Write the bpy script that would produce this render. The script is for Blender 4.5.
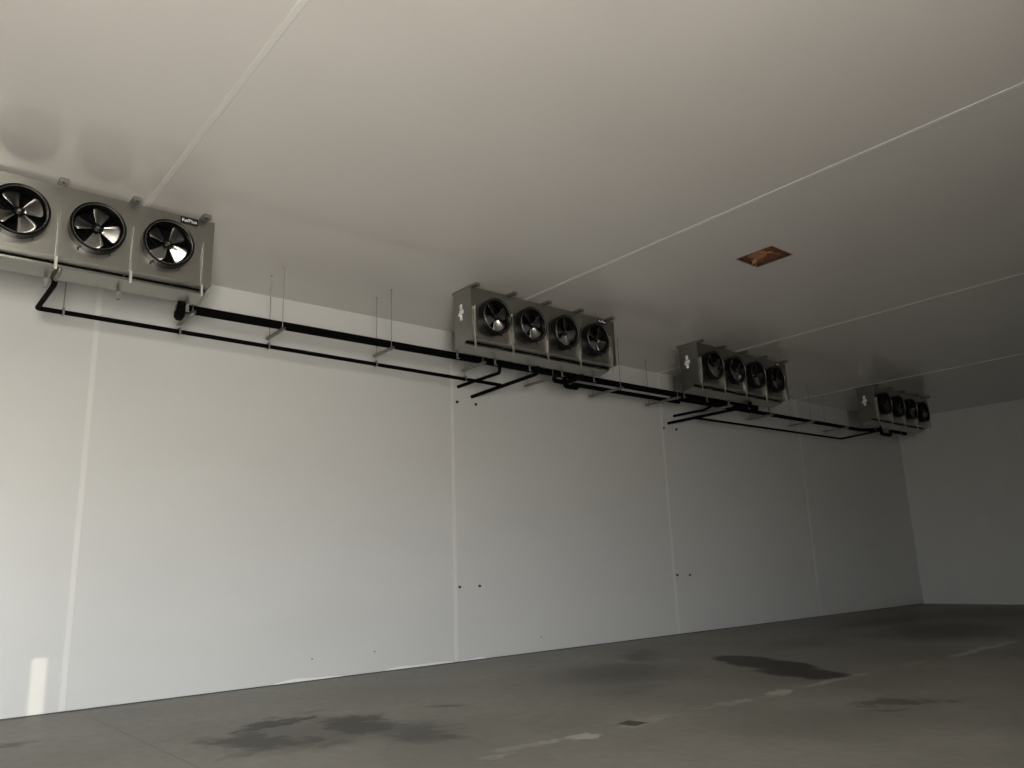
import bpy, bmesh, math, random
from mathutils import Vector, Matrix
random.seed(7)
for o in list(bpy.data.objects): bpy.data.objects.remove(o)
SC = bpy.context.scene
COL = SC.collection

# ------------------------------------------------------------------ camera
F_PX, YAW, PITCH, ROLL, CAM_H = 778.3, math.radians(39.928), math.radians(13.359), math.radians(-2.074), 1.56
fwd = Vector((math.sin(YAW)*math.cos(PITCH), math.cos(YAW)*math.cos(PITCH), math.sin(PITCH)))
rgt = Vector((math.cos(YAW), -math.sin(YAW), 0)); up = rgt.cross(fwd)
r2 = math.cos(ROLL)*rgt + math.sin(ROLL)*up
u2 = -math.sin(ROLL)*rgt + math.cos(ROLL)*up
cd = bpy.data.cameras.new('camera'); cam = bpy.data.objects.new('camera', cd); COL.objects.link(cam)
cd.sensor_width = 36; cd.sensor_fit = 'HORIZONTAL'; cd.lens = F_PX/1024*36
cd.clip_start = .05; cd.clip_end = 200
cam.matrix_world = Matrix(((r2.x, u2.x, -fwd.x, 0), (r2.y, u2.y, -fwd.y, 0), (r2.z, u2.z, -fwd.z, CAM_H), (0, 0, 0, 1)))
SC.camera = cam

# room (metres): long wall at Y = D, end wall at X = XR
H, D, XR, XL, YF = 6.045, 11.743, 26.863, -8.0, -3.0
DOOR = (-2.1, 0.0, 3.6)                       # loading door in the wall behind the camera: x0, x1, height

# ------------------------------------------------------------------ world, daylight, sun, exposure
W = bpy.data.worlds.new('daylight'); SC.world = W; W.use_nodes = True
wn, wl = W.node_tree.nodes, W.node_tree.links
bg = wn['Background']
tc = wn.new('ShaderNodeTexCoord'); sx = wn.new('ShaderNodeSeparateXYZ'); cr = wn.new('ShaderNodeValToRGB')
wl.new(tc.outputs['Generated'], sx.inputs[0]); mr = wn.new('ShaderNodeMapRange')
mr.inputs['From Min'].default_value = -.3; mr.inputs['From Max'].default_value = .7
wl.new(sx.outputs['Z'], mr.inputs['Value']); wl.new(mr.outputs[0], cr.inputs[0])
e = cr.color_ramp.elements
e[0].position = .27; e[0].color = (.80, .745, .665, 1)
e[1].position = .33; e[1].color = (.98, .99, 1.0, 1)
wl.new(cr.outputs[0], bg.inputs[0]); bg.inputs[1].default_value = 20.2

pl = bpy.data.lights.new('door_daylight_portal', 'AREA'); pl.shape = 'RECTANGLE'
pl.size = DOOR[1]-DOOR[0]; pl.size_y = DOOR[2]; pl.cycles.is_portal = True
po = bpy.data.objects.new('door_daylight_portal', pl); COL.objects.link(po)
po.location = ((DOOR[0]+DOOR[1])/2, YF-.06, DOOR[2]/2); po.rotation_euler = (math.radians(90), 0, 0)
po.rotation_euler = Vector((0, 1, 0)).to_track_quat('-Z', 'Z').to_euler()

sd = bpy.data.lights.new('sun', 'SUN'); sd.energy = .5; sd.angle = math.radians(.13); sd.color = (1, .9, .72)
so = bpy.data.objects.new('sun', sd); COL.objects.link(so)
SUN = Vector((-1, 1, -.1))
so.rotation_euler = SUN.to_track_quat('-Z', 'Z').to_euler(); so.location = (30, -20, 6)

SC.view_settings.view_transform = 'Standard'; SC.view_settings.look = 'None'
SC.view_settings.gamma = 1; SC.view_settings.use_curve_mapping = False
SC.view_settings.exposure = 2.0
SC.cycles.use_denoising = True
SC.cycles.max_bounces = 12; SC.cycles.diffuse_bounces = 8; SC.cycles.glossy_bounces = 6
SC.cycles.sample_clamp_indirect = 8

# ------------------------------------------------------------------ materials
def mat(name, col, rough=.5, metal=0, spec=.5, var=0, vscale=(1, 1, 1), nscale=3, bump=0, bscale=40):
    m = bpy.data.materials.new(name); m.use_nodes = True
    N, L = m.node_tree.nodes, m.node_tree.links; b = N['Principled BSDF']
    b.inputs['Roughness'].default_value = rough; b.inputs['Metallic'].default_value = metal
    b.inputs['Specular IOR Level'].default_value = spec
    b.inputs['Base Color'].default_value = (*col, 1)
    t = N.new('ShaderNodeTexCoord'); mp = N.new('ShaderNodeMapping'); mp.inputs['Scale'].default_value = vscale
    L.new(t.outputs['Object'], mp.inputs[0])
    n = N.new('ShaderNodeTexNoise'); n.inputs['Scale'].default_value = nscale; n.inputs['Detail'].default_value = 4
    L.new(mp.outputs[0], n.inputs['Vector'])
    r = N.new('ShaderNodeValToRGB'); a, c = r.color_ramp.elements
    a.position, c.position = .3, .7
    a.color = (*[x*(1-var) for x in col], 1); c.color = (*[min(1, x*(1+var)) for x in col], 1)
    L.new(n.outputs['Fac'], r.inputs[0]); L.new(r.outputs[0], b.inputs['Base Color'])
    if bump:
        n2 = N.new('ShaderNodeTexNoise'); n2.inputs['Scale'].default_value = bscale; L.new(t.outputs['Object'], n2.inputs['Vector'])
        bp = N.new('ShaderNodeBump'); bp.inputs['Strength'].default_value = bump; bp.inputs['Distance'].default_value = .01
        L.new(n2.outputs['Fac'], bp.inputs['Height']); L.new(bp.outputs[0], b.inputs['Normal'])
    return m
M = {}
M['wall'] = mat('white_wall_panel', (.57, .58, .568), .36, spec=.45, var=.02, vscale=(.35, 1, .8), nscale=1.5)
M['ceil'] = mat('white_ceiling_panel', (.625, .602, .572), .155, spec=.5, var=.015, nscale=.8)
M['far'] = mat('dark_unseen_wall', (.08, .08, .078), .8, var=.1)  # unseen walls, toned dark to cut bounced light
M['trim'] = mat('white_joint_strip', (.66, .655, .635), .4, var=.01)
M['seal'] = mat('white_sealant', (.78, .78, .76), .5, var=.03)
M['caulk'] = mat('dark_floor_caulk', (.06, .057, .05), .7, var=.2)
M['galv'] = mat('galvanized_cabinet', (.345, .342, .312), .3, metal=1, var=.03, nscale=5, bump=.05, bscale=60)
M['stiff'] = mat('galvanized_angle_lit', (.42, .415, .39), .36, metal=.85, var=.04, nscale=12)  # cabinet metal again, made paler for the flanges' lit sides
M['bright'] = mat('bright_zinc', (.62, .61, .58), .4, metal=.7, var=.04, nscale=12)
M['zinc'] = mat('grey_zinc_channel', (.25, .245, .235), .45, metal=.8, var=.1, nscale=20)
M['rod'] = mat('threaded_steel_rod', (.28, .275, .26), .45, metal=.8, var=.15, nscale=60)
M['blade'] = mat('fan_blade_aluminium', (.29, .285, .27), .3, metal=1, var=.08, nscale=8)
M['ring'] = mat('black_fan_ring', (.005, .005, .005), .38, spec=.16, var=.2, nscale=10)
M['dark'] = mat('dark_coil_fins', (.003, .003, .003), .8, spec=.05, var=.5, vscale=(60, 1, 1), nscale=3)
M['foam'] = mat('black_pipe_insulation', (.0015, .0015, .0015), .8, spec=.06, var=.3, nscale=25, bump=.1, bscale=80)
M['plate'] = mat('black_nameplate', (.008, .008, .01), .35, var=.1)
M['white'] = mat('white_lettering', (.8, .82, .86), .5, var=.02)
M['sticker'] = mat('white_sticker', (.85, .85, .82), .5, var=.05, nscale=30)
M['bolt'] = mat('dark_bolt_steel', (.05, .05, .048), .5, metal=.6, var=.2, nscale=40)
M['ply'] = mat('brown_plywood', (.21, .088, .043), .65, var=.45, vscale=(1, 9, 1), nscale=4, bump=.2, bscale=30)
M['ply2'] = mat('orange_splinter_wood', (.42, .19, .09), .6, var=.3, vscale=(1, 9, 1), nscale=6)
M['plydark'] = mat('dark_cut_edge', (.035, .02, .013), .8, var=.3, nscale=12)
M['grey'] = mat('grey_drain_fitting', (.20, .197, .187), .45, metal=.5, var=.1, nscale=20)

def floor_material():
    m = bpy.data.materials.new('stained_concrete'); m.use_nodes = True
    N, L = m.node_tree.nodes, m.node_tree.links; b = N['Principled BSDF']
    t = N.new('ShaderNodeTexCoord')
    def noise(scale, detail=5, vs=(1, 1, 1), rough=.55):
        mp = N.new('ShaderNodeMapping'); mp.inputs['Scale'].default_value = vs; L.new(t.outputs['Object'], mp.inputs[0])
        n = N.new('ShaderNodeTexNoise'); n.inputs['Scale'].default_value = scale; n.inputs['Detail'].default_value = detail
        n.inputs['Roughness'].default_value = rough; L.new(mp.outputs[0], n.inputs['Vector']); return n
    def math_(op, a, c, clamp=False):
        k = N.new('ShaderNodeMath'); k.operation = op; k.use_clamp = clamp
        for i, v in enumerate((a, c)):
            if isinstance(v, (int, float)): k.inputs[i].default_value = v
            else: L.new(v, k.inputs[i])
        return k.outputs[0]
    def mixc(fac, a, c):
        k = N.new('ShaderNodeMix'); k.data_type = 'RGBA'
        L.new(fac, k.inputs[0])
        for i, v in ((6, a), (7, c)):
            if isinstance(v, tuple): k.inputs[i].default_value = (*v, 1)
            else: L.new(v, k.inputs[i])
        return k.outputs[2]
    big = noise(.55, 5); fine = noise(9, 6, (1, .6, 1)); warp = noise(1.1, 6); warp2 = noise(5, 4)
    r = N.new('ShaderNodeValToRGB'); L.new(big.outputs['Fac'], r.inputs[0])
    r.color_ramp.elements[0].position = .3; r.color_ramp.elements[0].color = (.212, .203, .176, 1)
    r.color_ramp.elements[1].position = .7; r.color_ramp.elements[1].color = (.318, .306, .270, 1)
    mm = N.new('ShaderNodeMix'); mm.data_type = 'RGBA'; mm.blend_type = 'MULTIPLY'; mm.inputs[0].default_value = .5
    r2_ = N.new('ShaderNodeValToRGB'); L.new(fine.outputs['Fac'], r2_.inputs[0])
    r2_.color_ramp.elements[0].position = .25; r2_.color_ramp.elements[0].color = (.6, .6, .6, 1)
    r2_.color_ramp.elements[1].position = .75; r2_.color_ramp.elements[1].color = (1, 1, 1, 1)
    L.new(r.outputs[0], mm.inputs[6]); L.new(r2_.outputs[0], mm.inputs[7]); col = mm.outputs[2]
    # warped coordinates so that stains get ragged outlines
    def warped(amount, amount2):
        s = N.new('ShaderNodeVectorMath'); s.operation = 'SUBTRACT'; L.new(warp.outputs['Color'], s.inputs[0]); s.inputs[1].default_value = (.5, .5, .5)
        sc = N.new('ShaderNodeVectorMath'); sc.operation = 'SCALE'; L.new(s.outputs[0], sc.inputs[0]); sc.inputs[3].default_value = amount
        s2 = N.new('ShaderNodeVectorMath'); s2.operation = 'SUBTRACT'; L.new(warp2.outputs['Color'], s2.inputs[0]); s2.inputs[1].default_value = (.5, .5, .5)
        sc2 = N.new('ShaderNodeVectorMath'); sc2.operation = 'SCALE'; L.new(s2.outputs[0], sc2.inputs[0]); sc2.inputs[3].default_value = amount2
        a = N.new('ShaderNodeVectorMath'); L.new(t.outputs['Object'], a.inputs[0]); L.new(sc.outputs[0], a.inputs[1])
        a2 = N.new('ShaderNodeVectorMath'); L.new(a.outputs[0], a2.inputs[0]); L.new(sc2.outputs[0], a2.inputs[1]); return a2.outputs[0]
    wsoft, wsharp, wrag = warped(1.5, .6), warped(.35, .16), warped(.3, .30)
    def blob(v, x, y, rx, ry, rot, soft, strength, box=False):
        mp = N.new('ShaderNodeMapping'); mp.vector_type = 'TEXTURE'
        mp.inputs['Location'].default_value = (x, y, 0); mp.inputs['Rotation'].default_value = (0, 0, math.radians(rot)); mp.inputs['Scale'].default_value = (rx, ry, 1e3)
        L.new(v, mp.inputs[0])
        if box:
            sp = N.new('ShaderNodeSeparateXYZ'); L.new(mp.outputs[0], sp.inputs[0])
            d = math_('MAXIMUM', math_('ABSOLUTE', sp.outputs[0], 0), math_('ABSOLUTE', sp.outputs[1], 0))
        else:
            ln = N.new('ShaderNodeVectorMath'); ln.operation = 'LENGTH'; L.new(mp.outputs[0], ln.inputs[0]); d = ln.outputs['Value']
        q = N.new('ShaderNodeMapRange'); q.interpolation_type = 'SMOOTHSTEP'; L.new(d, q.inputs[0])
        q.inputs[1].default_value = 1-soft; q.inputs[2].default_value = 1+soft*.3; q.inputs[3].default_value = strength; q.inputs[4].default_value = 0
        return q.outputs[0]
    def union(bs):
        o = bs[0]
        for k in bs[1:]: o = math_('MAXIMUM', o, k)
        return o
    stains_and_dimming = union([
        blob(wsoft, 3.75, 8.75, .75, .28, 25, .5, .95), blob(wsoft, 3.2, 8.0, .45, .65, 0, .6, .85), blob(wsoft, 4.35, 7.9, .48, .85, 12, .6, .9), blob(wsoft, 4.55, 7.0, .4, .6, -20, .7, .7),
        blob(wsoft, 3.65, 7.5, .28, .2, 0, .6, .6), blob(wsoft, 3.7, 8.0, 1.1, .85, 25, .6, .45), blob(wsoft, 3.0, 7.5, .5, .18, 10, .7, .5),
        blob(wsoft, 1.2, 9.75, .42, .22, 10, .6, .6), blob(wsharp, 5.65, 8.22, .28, .10, -45, .6, .6),
        blob(wsoft, 9.0, 8.6, 1.5, 1.1, 35, .8, .55), blob(wsoft, 7.9, 7.4, .9, .5, 20, .8, .25), blob(wsoft, 10.9, 9.8, 1.1, .45, 50, .8, .6),
        blob(wsoft, 17.6, 7.3, 2.6, 1.4, 10, .7, .62), blob(wsoft, 20, 9.5, 4, .8, 0, .8, .5), blob(wsoft, 23, 8, 3.5, 2.5, 0, .8, .45), blob(wsoft, 8.9, 4.45, .5, .16, -55, .6, .6), blob(wsoft, 8.4, 4.3, .16, .3, 20, .6, .5),  # wide far blobs also paint in the floor's fading light
        blob(wsoft, 14, 8.5, 2.2, .6, 10, .8, .28)])
    col = mixc(stains_and_dimming, col, (.04, .038, .034))
    # worn painted floor line, broken and faded
    wear = noise(2.2, 6, (1, 1, 1), .7)
    wm = N.new('ShaderNodeMapRange'); L.new(wear.outputs['Fac'], wm.inputs[0]); wm.inputs[1].default_value = .50; wm.inputs[2].default_value = .62
    bars = union([blob(wrag, x, y, hx, hy, rot, .25, s, True) for x, y, hx, hy, rot, s in (
        (4.95, 5.85, .42, .08, -8, .32), (5.50, 5.72, .15, .11, 0, .9), (5.18, 5.82, .12, .06, -10, .55), (6.5, 5.78, .5, .06, 0, .25), (7.6, 5.75, .35, .05, 0, .3),
        (8.05, 5.72, .14, .09, 0, .5), (8.80, 5.70, .22, .10, 0, .8), (9.9, 5.68, .30, .09, 0, .62), (10.45, 5.66, .4, .08, 0, .5),
        (12.2, 5.6, .4, .06, 0, .28), (14.7, 5.52, 1.5, .09, 0, .75))])
    faint = blob(wsharp, 10, 5.68, 8, .07, 0, .4, .45, True)
    line = math_('MAXIMUM', bars, math_('MULTIPLY', faint, wm.outputs[0]))
    col = mixc(math_('MULTIPLY', line, .9), col, (.50, .485, .43))
    # spilled dark puddle mark and the small dark square patch
    pud = union([blob(wsharp, 11.3, 7.95, .44, .70, -25, .22, .9), blob(wsharp, 11.0, 7.25, .52, .85, -12, .2, .9), blob(wsharp, 10.45, 6.35, .46, .75, 5, .2, .9), blob(wsharp, 10.25, 5.98, .34, .22, 0, .3, .85)])
    sq = blob(t.outputs['Object'], 6.27, 5.79, .115, .12, 10, .1, .85, True)
    lip = blob(t.outputs['Object'], 6.18, 5.66, .10, .035, 10, .2, .5, True)
    col = mixc(lip, col, (.4, .39, .34))
    col = mixc(math_('MAXIMUM', pud, sq), col, (.022, .018, .015))
    # thin saw-cut control joints
    j = union([blob(t.outputs['Object'], 2.46, 9.0, .014, 2.73, 1, .5, .3, True)])
    col = mixc(j, col, (.05, .047, .04))
    L.new(col, b.inputs['Base Color'])
    ro = N.new('ShaderNodeMapRange'); L.new(big.outputs['Fac'], ro.inputs[0]); ro.inputs[3].default_value = .42; ro.inputs[4].default_value = .6
    L.new(ro.outputs[0], b.inputs['Roughness']); b.inputs['Specular IOR Level'].default_value = .35
    bp = N.new('ShaderNodeBump'); bp.inputs['Strength'].default_value = .08; bp.inputs['Distance'].default_value = .01
    L.new(fine.outputs['Fac'], bp.inputs['Height']); L.new(bp.outputs[0], b.inputs['Normal'])
    return m
M['floor'] = floor_material()

# ------------------------------------------------------------------ mesh helpers
class MB:
    def __init__(s): s.b = bmesh.new()
    def box(s, x0, x1, y0, y1, z0, z1, mtx=None):
        v = [s.b.verts.new((x, y, z)) for z in (z0, z1) for y in (y0, y1) for x in (x0, x1)]
        for f in ((0, 2, 3, 1), (4, 5, 7, 6), (0, 1, 5, 4), (2, 6, 7, 3), (0, 4, 6, 2), (1, 3, 7, 5)): s.b.faces.new([v[i] for i in f])
        if mtx is not None:
            for q in v: q.co = mtx @ q.co
        return s
    def prism(s, prof, x0, x1):                       # outline in (y, z) swept along x
        a = [s.b.verts.new((x0, y, z)) for y, z in prof]; c = [s.b.verts.new((x1, y, z)) for y, z in prof]; n = len(prof)
        s.b.faces.new(a[::-1]); s.b.faces.new(c)
        for i in range(n): s.b.faces.new((a[i], a[(i+1) % n], c[(i+1) % n], c[i]))
        return s
    def tube(s, pts, r, fillet=0, n=14, seg=6):
        P = [Vector(p) for p in pts]
        if fillet and len(P) > 2:
            Q = [P[0]]
            for i in range(1, len(P)-1):
                a, c, d = P[i-1], P[i], P[i+1]
                f = min(fillet, (a-c).length*.49, (d-c).length*.49)
                p0 = c+(a-c).normalized()*f; p1 = c+(d-c).normalized()*f
                for k in range(seg+1):
                    t = k/seg; Q.append(p0*(1-t)**2 + c*2*t*(1-t) + p1*t*t)
            Q.append(P[-1]); P = Q
        T = []
        for i in range(len(P)):
            d = (P[min(i+1, len(P)-1)]-P[max(i-1, 0)]).normalized(); T.append(d)
        u = T[0].orthogonal().normalized(); rings = []
        for i, p in enumerate(P):
            u = (u - T[i]*u.dot(T[i])).normalized(); w = T[i].cross(u)
            rings.append([s.b.verts.new(p + (u*math.cos(2*math.pi*k/n)+w*math.sin(2*math.pi*k/n))*r) for k in range(n)])
        for a, c in zip(rings, rings[1:]):
            for k in range(n): s.b.faces.new((a[k], a[(k+1) % n], c[(k+1) % n], c[k]))
        s.b.faces.new(rings[0][::-1]); s.b.faces.new(rings[-1]); return s
    def lathe(s, prof, cx, cz, n=40, closed=True):    # (radius, y) around the y axis
        R = [[s.b.verts.new((cx+r*math.cos(2*math.pi*k/n), y, cz+r*math.sin(2*math.pi*k/n))) for k in range(n)] for r, y in prof]
        pr = list(zip(R, R[1:])) + ([(R[-1], R[0])] if closed else [])
        for a, c in pr:
            for k in range(n): s.b.faces.new((a[k], a[(k+1) % n], c[(k+1) % n], c[k]))
        if not closed: s.b.faces.new(R[0]); s.b.faces.new(R[-1])
        return s
    def build(s, name, m, parent=None, smooth=False, bevel=0, solid=0):
        bmesh.ops.recalc_face_normals(s.b, faces=s.b.faces)
        me = bpy.data.meshes.new(name); s.b.to_mesh(me); s.b.free()
        o = bpy.data.objects.new(name, me); COL.objects.link(o); me.materials.append(m)
        if parent: o.parent = parent
        if smooth:
            for p in me.polygons: p.use_smooth = True
            md = o.modifiers.new('edge', 'EDGE_SPLIT'); md.split_angle = math.radians(40)
        if solid: md = o.modifiers.new('solid', 'SOLIDIFY'); md.thickness = solid; md.offset = -1
        if bevel: md = o.modifiers.new('bevel', 'BEVEL'); md.width = bevel; md.segments = 2; md.limit_method = 'ANGLE'
        return o
def tag(o, label, cat, group=None):
    o['label'] = label; o['category'] = cat
    if group: o['group'] = group
    return o
def struct(o): o['kind'] = 'structure'; return o
def empty(name, loc):
    o = bpy.data.objects.new(name, None); COL.objects.link(o); o.location = loc; o.empty_display_size = .1; return o
def copy_tree(o, parent=None):
    c = o.copy(); COL.objects.link(c)
    if parent: c.parent = parent
    for ch in [k for k in KIDS.get(o.name, [])]: copy_tree(ch, c)
    return c
KIDS = {}
def index_kids():
    KIDS.clear()
    for o in bpy.data.objects:
        if o.parent: KIDS.setdefault(o.parent.name, []).append(o)

# ------------------------------------------------------------------ the room
T = .12
HX0, HX1, HY0, HY1 = 9.85, 10.40, 5.715, 6.31              # cut opening in the ceiling
struct(MB().box(XL, XR, YF, D, -.15, 0).build('floor', M['floor']))
c = MB()
c.box(XL, HX0, YF, D, H, H+T).box(HX1, XR, YF, D, H, H+T).box(HX0, HX1, YF, HY0, H, H+T).box(HX0, HX1, HY1, D, H, H+T)
struct(c.build('ceiling', M['ceil']))
struct(MB().box(XL-T, XR+T, D, D+T, -.15, H+T).build('wall_back', M['wall']))
struct(MB().box(XR, XR+T, YF-T, D, -.15, H+T).build('wall_right', M['wall']))
struct(MB().box(XL-T, XL, YF-T, D, -.15, H+T).build('wall_left', M['far']))
# wall behind the camera with the open loading door and an added unseen slit for the sun streak
sx0, sx1 = 1.86+(D-YF), 2.03+(D-YF)+T
sz0, sz1 = .0+.1*(D-YF), .69+.1*(D-YF)
w = MB()
w.box(XL, DOOR[0], YF-T, YF, -.15, H+T).box(DOOR[0], DOOR[1], YF-T, YF, DOOR[2], H+T).box(DOOR[1], sx0, YF-T, YF, -.15, H+T)
w.box(sx0, sx1, YF-T, YF, -.15, sz0).box(sx0, sx1, YF-T, YF, sz1, H+T).box(sx1, XR, YF-T, YF, -.15, H+T)
struct(w.build('wall_front', M['far']))
fin = MB(); fin.box(DOOR[1]+.15, DOOR[1]+.25, YF-5, YF-T, -.15, DOOR[2]+.6)          # added unseen fin that keeps the sun out of the door
struct(fin.build('wall_sun_block', M['wall']))
dj = MB().box(DOOR[0]-.12, DOOR[0], YF, YF+.03, 0, DOOR[2]+.12).box(DOOR[1], DOOR[1]+.12, YF, YF+.03, 0, DOOR[2]+.12).box(DOOR[0], DOOR[1], YF, YF+.03, DOOR[2], DOOR[2]+.12)
struct(dj.build('door_1', M['zinc']))
# joint strips: wall and ceiling, at every panel joint
SEAMS = (-3.87, 2.235, 8.339, 14.435, 20.53)
for i, X in enumerate(SEAMS):
    struct(MB().box(X-.035, X+.035, D-.008, D, .02, H).build('trim_%d' % (i+1), M['trim'], bevel=.003))
    struct(MB().box(X-.03, X+.03, YF, D-.01, H-.008, H).build('trim_%d' % (i+6), M['trim'], bevel=.003))
struct(MB().box(XL, XR, D-.012, D, 0, .014).build('baseboard_back', M['caulk']))
for i, (x0, x1, hh) in enumerate(((5.0, 6.15, .05), (6.9, 8.28, .055), (8.4, 9.0, .04))):
    n_ = 24; sb = MB(); low = []; top = []
    for k in range(n_+1):
        u = k/n_; hgt = .016+hh*math.sin(math.pi*u)**.6*(.75+.25*math.sin(7*u+i))
        low.append((x0+(x1-x0)*u, .014)); top.append((x0+(x1-x0)*u, max(.0145, hgt)))
    P = low+top[::-1]
    va = [sb.b.verts.new((x, D-.006, z)) for x, z in P]; vb = [sb.b.verts.new((x, D, z)) for x, z in P]
    sb.b.faces.new(va); sb.b.faces.new(vb[::-1])
    for k in range(len(P)): sb.b.faces.new((va[k], va[(k+1) % len(P)], vb[(k+1) % len(P)], vb[k]))
    struct(sb.build('trim_%d' % (i+11), M['seal']))
struct(MB().box(XR-.012, XR, YF, D-.012, .014, .05).build('baseboard_right', M['trim']))

# ------------------------------------------------------------------ evaporator fan units
UL, UZ, UY = 3.33, 5.03, 9.46                 # length, height of pan bottom, front face
CZ0, CZ1, DEP = .115, .975, .46
FX = (.44, 1.217, 1.994, 2.771); FZ = .525; RO = .297
CELLS = (0, .83, 1.605, 2.38, UL)
STIFF = (.05, .83, 1.605, 2.38, 3.20)
def front_panel():
    m = MB(); b = m.b; cache = {}
    def V(x, z):
        k = (round(x, 4), round(z, 4))
        if k not in cache: cache[k] = b.verts.new((x, 0, z))
        return cache[k]
    for i, fx in enumerate(FX):
        x0, x1 = CELLS[i], CELLS[i+1]
        angs = [2*math.pi*k/40 for k in range(40)] + [math.atan2(z-FZ, x-fx) % (2*math.pi) for x in (x0, x1) for z in (CZ0, CZ1)]
        angs = sorted(set(round(a, 5) for a in angs)); inn, out = [], []
        for a in angs:
            cx, sz = math.cos(a), math.sin(a)
            tx = ((x1-fx)/cx if cx > 1e-9 else (x0-fx)/cx if cx < -1e-9 else 1e9)
            tz = ((CZ1-FZ)/sz if sz > 1e-9 else (CZ0-FZ)/sz if sz < -1e-9 else 1e9); t = min(tx, tz)
            out.append(V(fx+cx*t, FZ+sz*t)); inn.append(b.verts.new((fx+cx*.275, 0, FZ+sz*.275)))
        n = len(angs)
        for k in range(n): b.faces.new((inn[k], inn[(k+1) % n], out[(k+1) % n], out[k]))
    return m
def blade_mesh(ang, fx):
    m = MB(); nr, nt = 9, 7; G = []
    for i in range(nr):
        u = i/(nr-1); r = .05+.203*u; row = []
        for j in range(nt):
            v = j/(nt-1)*2-1
            half = math.radians(30+2*u) if u < .99 else math.radians(30)
            rr = r - .030*max(0, abs(v)-.45)**2/.3*u*u                   # rounded tip corners
            th = v*half*(1-.10*u)
            t = rr*math.sin(th); pitch = math.radians(40-13*u)
            y = -t*math.tan(pitch) + .010*(1-v*v)
            x, z = rr*math.cos(th), t
            row.append(m.b.verts.new((fx+x*math.cos(ang)-z*math.sin(ang), -.06+y*.8, FZ+x*math.sin(ang)+z*math.cos(ang))))
        G.append(row)
    for a, c_ in zip(G, G[1:]):
        for j in range(nt-1): m.b.faces.new((a[j], a[j+1], c_[j+1], c_[j]))
    return m
def text_mesh(body, size, name, m, parent, loc, rot):
    cu = bpy.data.curves.new(name, 'FONT'); cu.body = body; cu.size = size; cu.extrude = .001; cu.offset = 0
    cu.align_x = 'CENTER'; cu.align_y = 'CENTER'
    o = bpy.data.objects.new(name+'_curve', cu); COL.objects.link(o)
    dg = bpy.context.evaluated_depsgraph_get(); me = bpy.data.meshes.new_from_object(o.evaluated_get(dg))
    bpy.data.objects.remove(o); bpy.data.curves.remove(cu)
    q = bpy.data.objects.new(name, me); COL.objects.link(q); me.materials.clear(); me.materials.append(m)
    q.parent = parent; q.location = loc; q.rotation_euler = rot; return q
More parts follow.
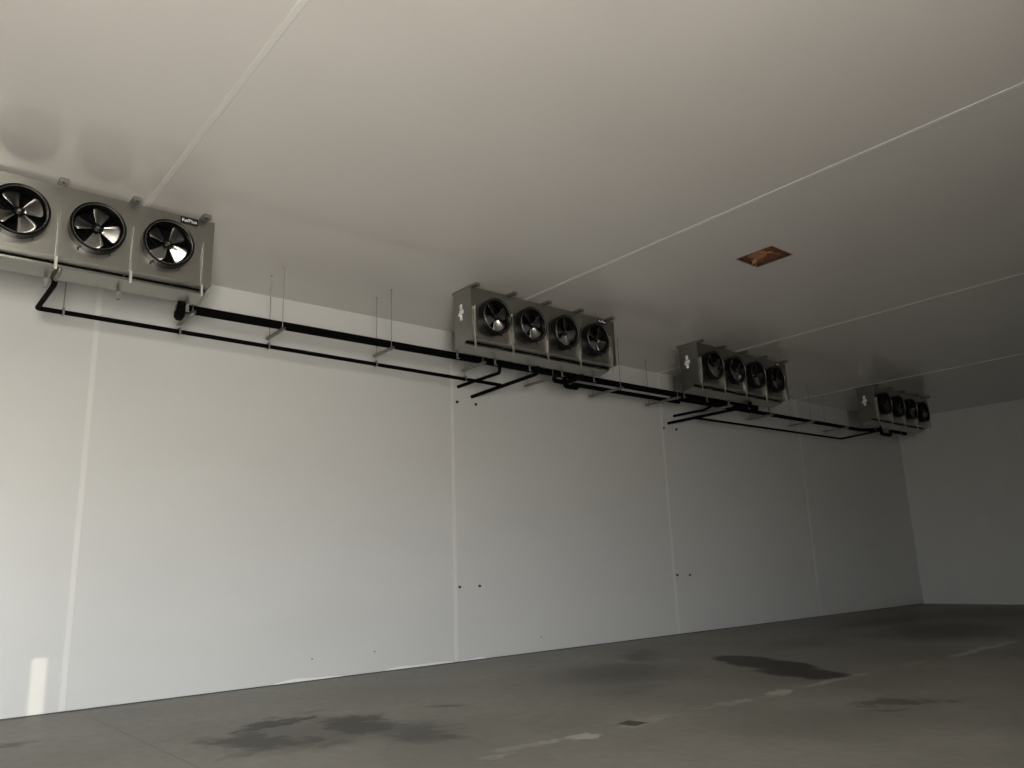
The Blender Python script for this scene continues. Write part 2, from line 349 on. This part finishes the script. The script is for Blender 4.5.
def make_unit():
    R = empty('unit_cooler', (0, UY, UZ))
    cb = MB(); cb.box(.012, UL-.012, .004, DEP, CZ1-.012, CZ1).box(.012, UL-.012, DEP-.012, DEP, .10, CZ1-.012)
    cb.box(.012, UL-.012, .004, .17, CZ0, CZ0+.008); cb.box(.012, UL-.012, .004, .03, CZ1-.05, CZ1-.012)
    for X in CELLS[1:-1]: cb.box(X-.006, X+.006, .01, .24, CZ0+.01, CZ1-.013)
    cb.build('cabinet', M['galv'], R)
    front_panel().build('front_panel', M['galv'], R, solid=-.004)
    MB().box(.015, UL-.015, .25, DEP-.014, CZ0+.01, CZ1-.015).build('coil', M['dark'], R)
    for x0, x1, xf in ((-.002, .010, .022), (UL-.010, UL+.002, UL-.022)):
        ep = MB(); ep.prism([(-.004, CZ0), (-.004, CZ1+.002), (DEP, CZ1+.002), (DEP, .0), (.20, .055), (.175, .10)], x0, x1)
        ep.box(min(x0, xf), max(x1, xf), -.007, -.003, CZ0, CZ1)                     # folded corner flange
        ep.build('end_panel', M['galv'], R, bevel=.002)
    pan = MB(); pan.prism([(.18, .088), (.18, .06), (DEP-.005, .0), (DEP-.005, .03), (.20, .075), (.186, .088)], .014, UL-.014)
    pan.prism([(.205, .09), (.205, .072), (.40, .035), (.40, .09)], .05, .06)
    pan.build('drip_pan', M['galv'], R)
    for fx, ph in zip(FX, (-68, -65, -10, -38)):
        rg = MB(); rg.lathe([(.262, .06), (.262, -.105), (.270, -.133), (.285, -.14), (RO, -.13), (RO, .0), (.276, .004), (.276, .06)], fx, FZ, 56)
        rn = rg.build('fan_ring', M['ring'], R, smooth=True)
        lip = MB(); lip.lathe([(.266, -.128), (.270, -.136), (.275, -.132), (.270, -.122)], fx, FZ, 56).build('rim_bead', M['rod'], rn, smooth=True)
        fn = MB(); fn.lathe([(.001, -.09), (.03, -.09), (.045, -.08), (.05, -.05), (.06, .03), (.06, .17), (.05, .2), (.001, .2)], fx, FZ, 24, False)
        for k in range(3):
            a = 2*math.pi*k/3+.5; fn.tube([(fx+.05*math.cos(a), .16, FZ+.05*math.sin(a)), (fx+.27*math.cos(a), .10, FZ+.27*math.sin(a))], .007, n=8)
        f = fn.build('fan_motor', M['ring'], R, smooth=True)
        MB().lathe([(.001, -.096), (.018, -.096), (.022, -.09), (.022, -.085), (.001, -.085)], fx, FZ, 18, False).build('hub_cap', M['blade'], f, smooth=True)
        for k in range(4):
            blade_mesh(math.radians(ph+90*k), fx).build('fan_blade', M['blade'], f, smooth=True, solid=.003)
        for a in (-122, -60):
            a = math.radians(a); x, z = fx+.315*math.cos(a), FZ+.315*math.sin(a)
            MB().box(x-.008, x+.008, -.025, -.0045, z-.014, z+.014).build('ring_clip', M['bolt'], rn)
    for X in STIFF:
        s = MB()
        s.prism([(-.055, .66), (-.055, .17), (-.04, .12), (-.035, -.03), (-.024, -.03), (-.0045, .05), (-.0045, .66)], X-.002, X+.002)
        s.box(X, X+.02, -.0085, -.0045, .11, .66)
        s.build('stiffener', M['stiff'], R)
        tb = MB(); tb.box(X+.003, X+.033, -.013, -.009, -.03, .115).box(X+.003, X+.033, -.013, .006, -.034, -.030)
        tb.build('pan_clip', M['bright'], R)
        pb = MB(); pb.box(X-.02, X+.02, DEP+.001, DEP+.006, -.11, .06).box(X-.02, X+.02, DEP-.04, DEP+.006, -.114, -.11)
        pb.build('pan_bracket', M['grey'], R)
        rl = MB(); rl.box(X-.045, X+.045, -.13, DEP+.06, CZ1+.003, CZ1+.006).box(X-.045, X-.040, -.13, DEP+.06, CZ1+.006, CZ1+.039).box(X+.040, X+.045, -.13, DEP+.06, CZ1+.006, CZ1+.039)
        rl.box(X-.045, X+.045, -.134, -.13, CZ1-.01, CZ1+.039)
        rr = rl.build('mounting_rail', M['zinc'], R)
        MB().tube([(X, -.10, CZ1-.012), (X, -.10, CZ1+.039)], .011, n=8).build('rail_bolt', M['bolt'], rr)
    nm = MB().box(2.915, 3.125, -.0085, -.0045, .872, .962).build('nameplate', M['plate'], R)
    text_mesh('RefPlus', .062, 'lettering', M['white'], nm, (3.02, -.0105, .917), (math.pi/2, 0, 0))
    st = MB()
    st.box(-.006, -.003, .235, .295, .655, .745).box(-.006, -.003, .20, .31, .575, .645).box(-.006, -.003, .235, .295, .475, .565)
    st.box(-.006, -.003, .29, .34, .55, .60)
    st.build('sticker', M['sticker'], R)
    return R
unit = make_unit(); index_kids()
ULAB = ('Long galvanized evaporator fan unit nearest the camera, cut by the left edge of the photo',
        'Galvanized four fan evaporator unit second from the left, over the tall middle wall joint',
        'Galvanized four fan evaporator unit third from the left, below the brown ceiling patch',
        'Small looking far evaporator fan unit by the end wall, rightmost of the row')
UXS = (-.29, 7.12, 12.94, 20.52)
for i, X in enumerate(UXS):
    o = unit if i == 0 else copy_tree(unit)
    o.location = (X, UY, UZ); tag(o, ULAB[i], 'fan unit', 'evaporator units under the ceiling')

# ------------------------------------------------------------------ insulated pipes
ZA, YA = 5.135, 10.45
def pipe(pts, r, name, label, fillet=.1, cat='pipe', m='foam', group=None):
    o = MB().tube(pts, r, fillet, n=18).build(name, M[m], smooth=True); return tag(o, label, cat, group)
a = pipe([(2.86, 9.96, 5.04), (2.86, 10.02, 4.93), (2.90, 10.25, 4.93), (2.93, 10.30, 5.10), (2.98, YA, ZA), (16.0, YA, ZA), (16.32, YA, ZA), (16.34, 10.5, 5.24), (16.62, 10.55, 5.24), (16.62, 10.62, 5.10)],
     .062, 'suction_pipe', 'Thick black insulated pipe from the nearest fan unit along under the second and third', .09)
MB().box(2.835, 2.885, 10.09, 10.20, 4.995, 5.07).build('pipe_collar', M['grey'], a)
pipe([(9.55, 9.96, 5.0), (9.57, 10.2, 5.0), (9.60, 10.25, 4.925), (9.86, 10.25, 4.925), (9.885, 10.25, 5.08), (9.9, 10.34, 5.12)], .042, 'suction_trap', 'Left one of two black insulated pipe loops under the second fan unit', .1)
pipe([(10.05, 9.96, 5.0), (10.1, 10.3, 5.0), (10.12, 10.5, 5.0), (10.13, 10.5, 4.935), (10.43, 10.5, 4.935), (10.46, 10.52, 5.01), (10.5, 10.72, 5.02), (10.62, 10.78, 5.085), (10.8, 10.78, 5.085), (13.9, 10.78, 5.085)], .045,
     'suction_pipe', 'Looped black insulated pipe from second fan unit to third, behind the thicker pipe', .1)
pipe([(13.45, 10.62, 5.00), (13.45, 10.62, 5.10), (14.2, 10.62, 5.10), (21.9, 10.62, 5.10), (22.2, 10.45, 5.10), (22.27, 10.2, 5.09), (22.27, 10.2, 4.95), (22.8, 10.2, 4.95), (22.82, 10.2, 5.09), (23.3, 9.97, 5.0)], .048,
     'suction_pipe', 'Black insulated pipe running from the third fan unit to a loop under the farthest one', .11)
b = pipe([(1.40, 9.84, 5.00), (1.40, 9.88, 4.95), (1.385, 10.86, 4.947), (8.82, 10.86, 4.868)], .031, 'drain_pipe',
         'Long thin black drain pipe under the two nearest fan units, elbowed at left', .04)
MB().tube([(1.40, 9.83, 5.05), (1.40, 9.83, 4.99)], .02, n=10).tube([(1.40, 9.60, 5.06), (1.40, 9.60, 5.035), (1.40, 9.66, 5.00), (1.40, 9.83, 5.0)], .024, .03, n=10).build('grey_fitting', M['grey'], b, smooth=True)
pipe([(8.787, D-.02, 4.81), (8.98, 10.02, 4.925), (8.98, 9.98, 5.06)], .034, 'drain_pipe', 'Black drain pipe sloping from the second fan unit back to the wall', .05)
pipe([(14.63, D-.02, 4.82), (15.25, 9.9, 4.96), (15.27, 9.82, 5.05)], .034, 'drain_pipe', 'Black drain pipe sloping from the third fan unit back to the wall', .05)
pipe([(14.80, 11.1, 4.865), (21.46, 11.0, 4.865), (21.5, 9.90, 4.93), (21.5, 9.84, 5.05)], .027, 'drain_pipe', 'Thin black drain pipe from the farthest fan unit to beyond the third', .05)
pipe([(8.47, D-.02, 4.97), (8.47, YA, 4.97), (8.47, YA, ZA-.06)], .03, 'branch_pipe', 'Short black branch pipe from the thick pipe under the second fan unit to the wall', .05)
pipe([(14.87, D-.02, 5.02), (14.92, 10.85, 5.02), (14.92, 10.66, 5.07)], .03, 'branch_pipe', 'Short black branch pipe going back to the wall below the third fan unit', .05)

# ------------------------------------------------------------------ trapeze hangers on threaded rods
def trapeze(X, y0, y1, zb, drop, label):
    R = empty('trapeze_hanger', (X, (y0+y1)/2, zb)); cy = (y0+y1)/2
    ch = MB(); ch.box(-.021, .021, y0-cy, y1-cy, -.041, -.037).box(-.021, -.018, y0-cy, y1-cy, -.037, 0).box(.018, .021, y0-cy, y1-cy, -.037, 0)
    ch.box(-.018, -.008, y0-cy, y1-cy, -.003, 0).box(.008, .018, y0-cy, y1-cy, -.003, 0)
    ch.build('strut_channel', M['zinc'], R)
    ry = (y0+.07-cy, y1-.09-cy)
    for y in ry:
        rd = MB().tube([(0, y, -.06), (0, y, H-zb)], .0065, n=8).build('threaded_rod', M['rod'], R, smooth=True)
        for q0, q1 in ((.001, .016), (-.056, -.042)): MB().tube([(0, y, q0), (0, y, q1)], .016, n=6).build('nut', M['zinc'], rd)
        MB().tube([(0, y, H-zb-.02), (0, y, H-zb)], .016, n=8).build('ceiling_nut', M['rod'], rd)
    if drop is not None:
        yd = 10.86-cy; zp = drop-zb
        MB().tube([(.0, yd, -.042), (.0, yd, zp+.05)], .006, n=8).build('drop_rod', M['rod'], R, smooth=True)
        cl = MB().box(-.012, .012, yd-.04, yd-.036, zp-.035, zp+.04).box(-.012, .012, yd+.036, yd+.04, zp-.035, zp+.04).box(-.012, .012, yd-.04, yd+.04, zp-.039, zp-.035).box(-.012, .012, yd-.04, yd+.04, zp+.037, zp+.055)
        cl.build('pipe_clip', M['zinc'], R)
    return tag(R, label, 'pipe hanger', 'trapeze hangers carrying the pipes')
zB = lambda X: 4.947-(X-1.385)*.01062
TZ = ZA-.062-.002
TR = ((3.1, 10.25, 10.93, True, 'Grey trapeze hanger below the right end of the nearest fan unit'),
      (4.38, 10.30, 10.93, True, 'Grey trapeze hanger with two ceiling rods just right of the nearest fan unit'),
      (6.2, 10.30, 10.93, True, 'Grey trapeze hanger with two ceiling rods just left of the second fan unit'),
      (8.0, 10.25, 10.93, True, 'Grey trapeze hanger under the left half of the second fan unit'),
      (9.66, 10.27, 11.15, False, 'Grey trapeze hanger just left of the two pipe loops under the second fan unit'),
      (11.45, 10.22, 11.17, False, 'Grey trapeze hanger carrying two black pipes just right of the second fan unit'),
      (13.22, 10.2, 11.17, False, 'Grey trapeze hanger carrying two black pipes at the left end of the third fan unit'),
      (15.1, 10.2, 11.1, False, 'Grey trapeze hanger under the middle of the third fan unit'),
      (17.0, 10.35, 11.1, False, 'Grey trapeze hanger just right of the third fan unit'),
      (18.9, 10.35, 11.1, False, 'Grey trapeze hanger halfway between the third and farthest fan units'),
      (20.7, 10.35, 11.1, False, 'Grey trapeze hanger at the left end of the farthest fan unit'))
for X, y0, y1, dr, lab in TR:
    z = TZ if X < 9 else (5.032 if X < 14 else 5.048)
    if X < 16: z = min(z, TZ)
    trapeze(X, y0, y1, z, zB(X) if dr else None, lab)
hr = empty('pipe_hanger', (1.67, 10.86, zB(1.67)))
MB().tube([(0, 0, .045), (0, 0, H-zB(1.67))], .0065, n=8).build('threaded_rod', M['rod'], hr, smooth=True)
MB().box(-.012, .012, -.04, -.036, -.035, .04).box(-.012, .012, .036, .04, -.035, .04).box(-.012, .012, -.04, .04, -.039, -.035).box(-.012, .012, -.04, .04, .037, .055).build('pipe_clip', M['zinc'], hr)
tag(hr, 'Single thin rod and clip holding the drain pipe beside its left elbow', 'pipe hanger')

# ------------------------------------------------------------------ bolts and pipe stubs on the long wall
def bolt(x, z, r, label, group, ln=.035):
    R = MB(); R.lathe([(.001, 0), (r*1.5, 0), (r*1.5, -.006), (r, -.008), (r, -ln), (r*.8, -ln-.004), (.001, -ln-.004)], 0, 0, 12, False)
    o = R.build('wall_bolt', M['bolt'], smooth=True); o.location = (x, D, z); return tag(o, label, 'bolt', group)
for x, z, r, lab in ((8.45, 4.675, .02, 'Dark bolt head high on the middle wall joint below the second fan unit'),
                  (8.894, 4.674, .02, 'Dark bolt head high on the wall, just right of the middle joint'),
                  (14.47, 4.694, .02, 'Dark bolt head high on the right wall joint below the third fan unit'),
                  (14.945, 4.699, .022, 'Dark bolt head high on the wall, just right of the right joint'),
                  (8.43, 1.278, .017, 'Dark bolt head low on the wall beside the middle joint'),
                  (8.879, 1.278, .017, 'Dark bolt head low on the wall a step right of the middle joint'),
                  (14.534, 1.293, .018, 'Dark bolt head low on the wall at the joint under the third fan unit'),
                  (14.986, 1.279, .018, 'Dark bolt head low on the wall, right of the right joint')):
    bolt(x, z, r, lab, 'bolts through the wall panels')
for x, z, lab in ((6.707, .332, 'Tiny screw head near the floor, first one left of the middle wall joint'), (10.324, .273, 'Tiny screw head near the floor right of the middle wall joint'), (5.616, .32, 'Tiny screw head near the floor, farthest left of the low wall screws')):
    bolt(x, z, .007, lab, 'small screws low on the wall', .012)

# ------------------------------------------------------------------ plywood patch in the ceiling opening
pp = empty('plywood_patch', ((HX0+HX1)/2, (HY0+HY1)/2, H)); hx, hy = (HX1-HX0)/2, (HY1-HY0)/2
MB().box(-hx, hx, -hy, hy, .04, .07).build('board', M['ply'], pp)
ed = MB(); ed.box(-hx, -hx+.012, -hy, hy, 0, .04).box(hx-.012, hx, -hy, hy, 0, .04).box(-hx+.012, hx-.012, -hy, -hy+.012, 0, .04).box(-hx+.012, hx-.012, hy-.012, hy, 0, .04)
ed.build('cut_edge', M['plydark'], pp)
rnd = random.Random(3)
def chip(x, y, z, lx, ly, rz, tilt, m, nm):
    q = MB(); P = [(-lx, -ly*.6), (-lx*.5, -ly), (lx*.6, -ly*.8), (lx, 0), (lx*.5, ly*.5), (lx*.2, ly), (-lx*.6, ly*.7)]
    a = [q.b.verts.new((u, v, 0)) for u, v in P]; c_ = [q.b.verts.new((u, v, .012)) for u, v in P]
    q.b.faces.new(a[::-1]); q.b.faces.new(c_)
    for i in range(len(P)): q.b.faces.new((a[i], a[(i+1) % len(P)], c_[(i+1) % len(P)], c_[i]))
    o = q.build(nm, M[m], pp); o.location = (x, y, z); o.rotation_euler = (tilt, tilt*.6, rz); return o
chip(-.10, .06, .014, .15, .15, .3, .05, 'ply2', 'torn_layer')
chip(-.02, -.04, .018, .11, .07, 1.3, -.08, 'ply2', 'torn_layer')
chip(.10, .12, .016, .12, .06, .8, .06, 'ply', 'torn_layer')
chip(.08, -.10, .018, .13, .06, -.5, .05, 'ply', 'torn_layer')
chip(.06, .20, .02, .13, .025, 1.0, .3, 'ply2', 'splinter')
MB().tube([(.10, .20, .04), (.115, .225, .0), (.15, .25, -.05)], .006, .02, n=8).build('loose_strip', M['ply2'], pp)
fr = MB().box(-hx-.012, hx+.012, hy-.004, hy+.012, -.006, 0).box(hx-.004, hx+.012, -hy-.012, hy-.004, -.006, 0).box(-hx-.012, -hx+.004, -hy-.012, hy-.004, -.006, 0).box(-hx+.004, hx-.004, -hy-.012, -hy+.004, -.006, 0)
fr.build('edge_bead', M['ply'], pp)
tag(pp, 'Brown torn plywood patch in a square opening of the white ceiling', 'plywood patch')
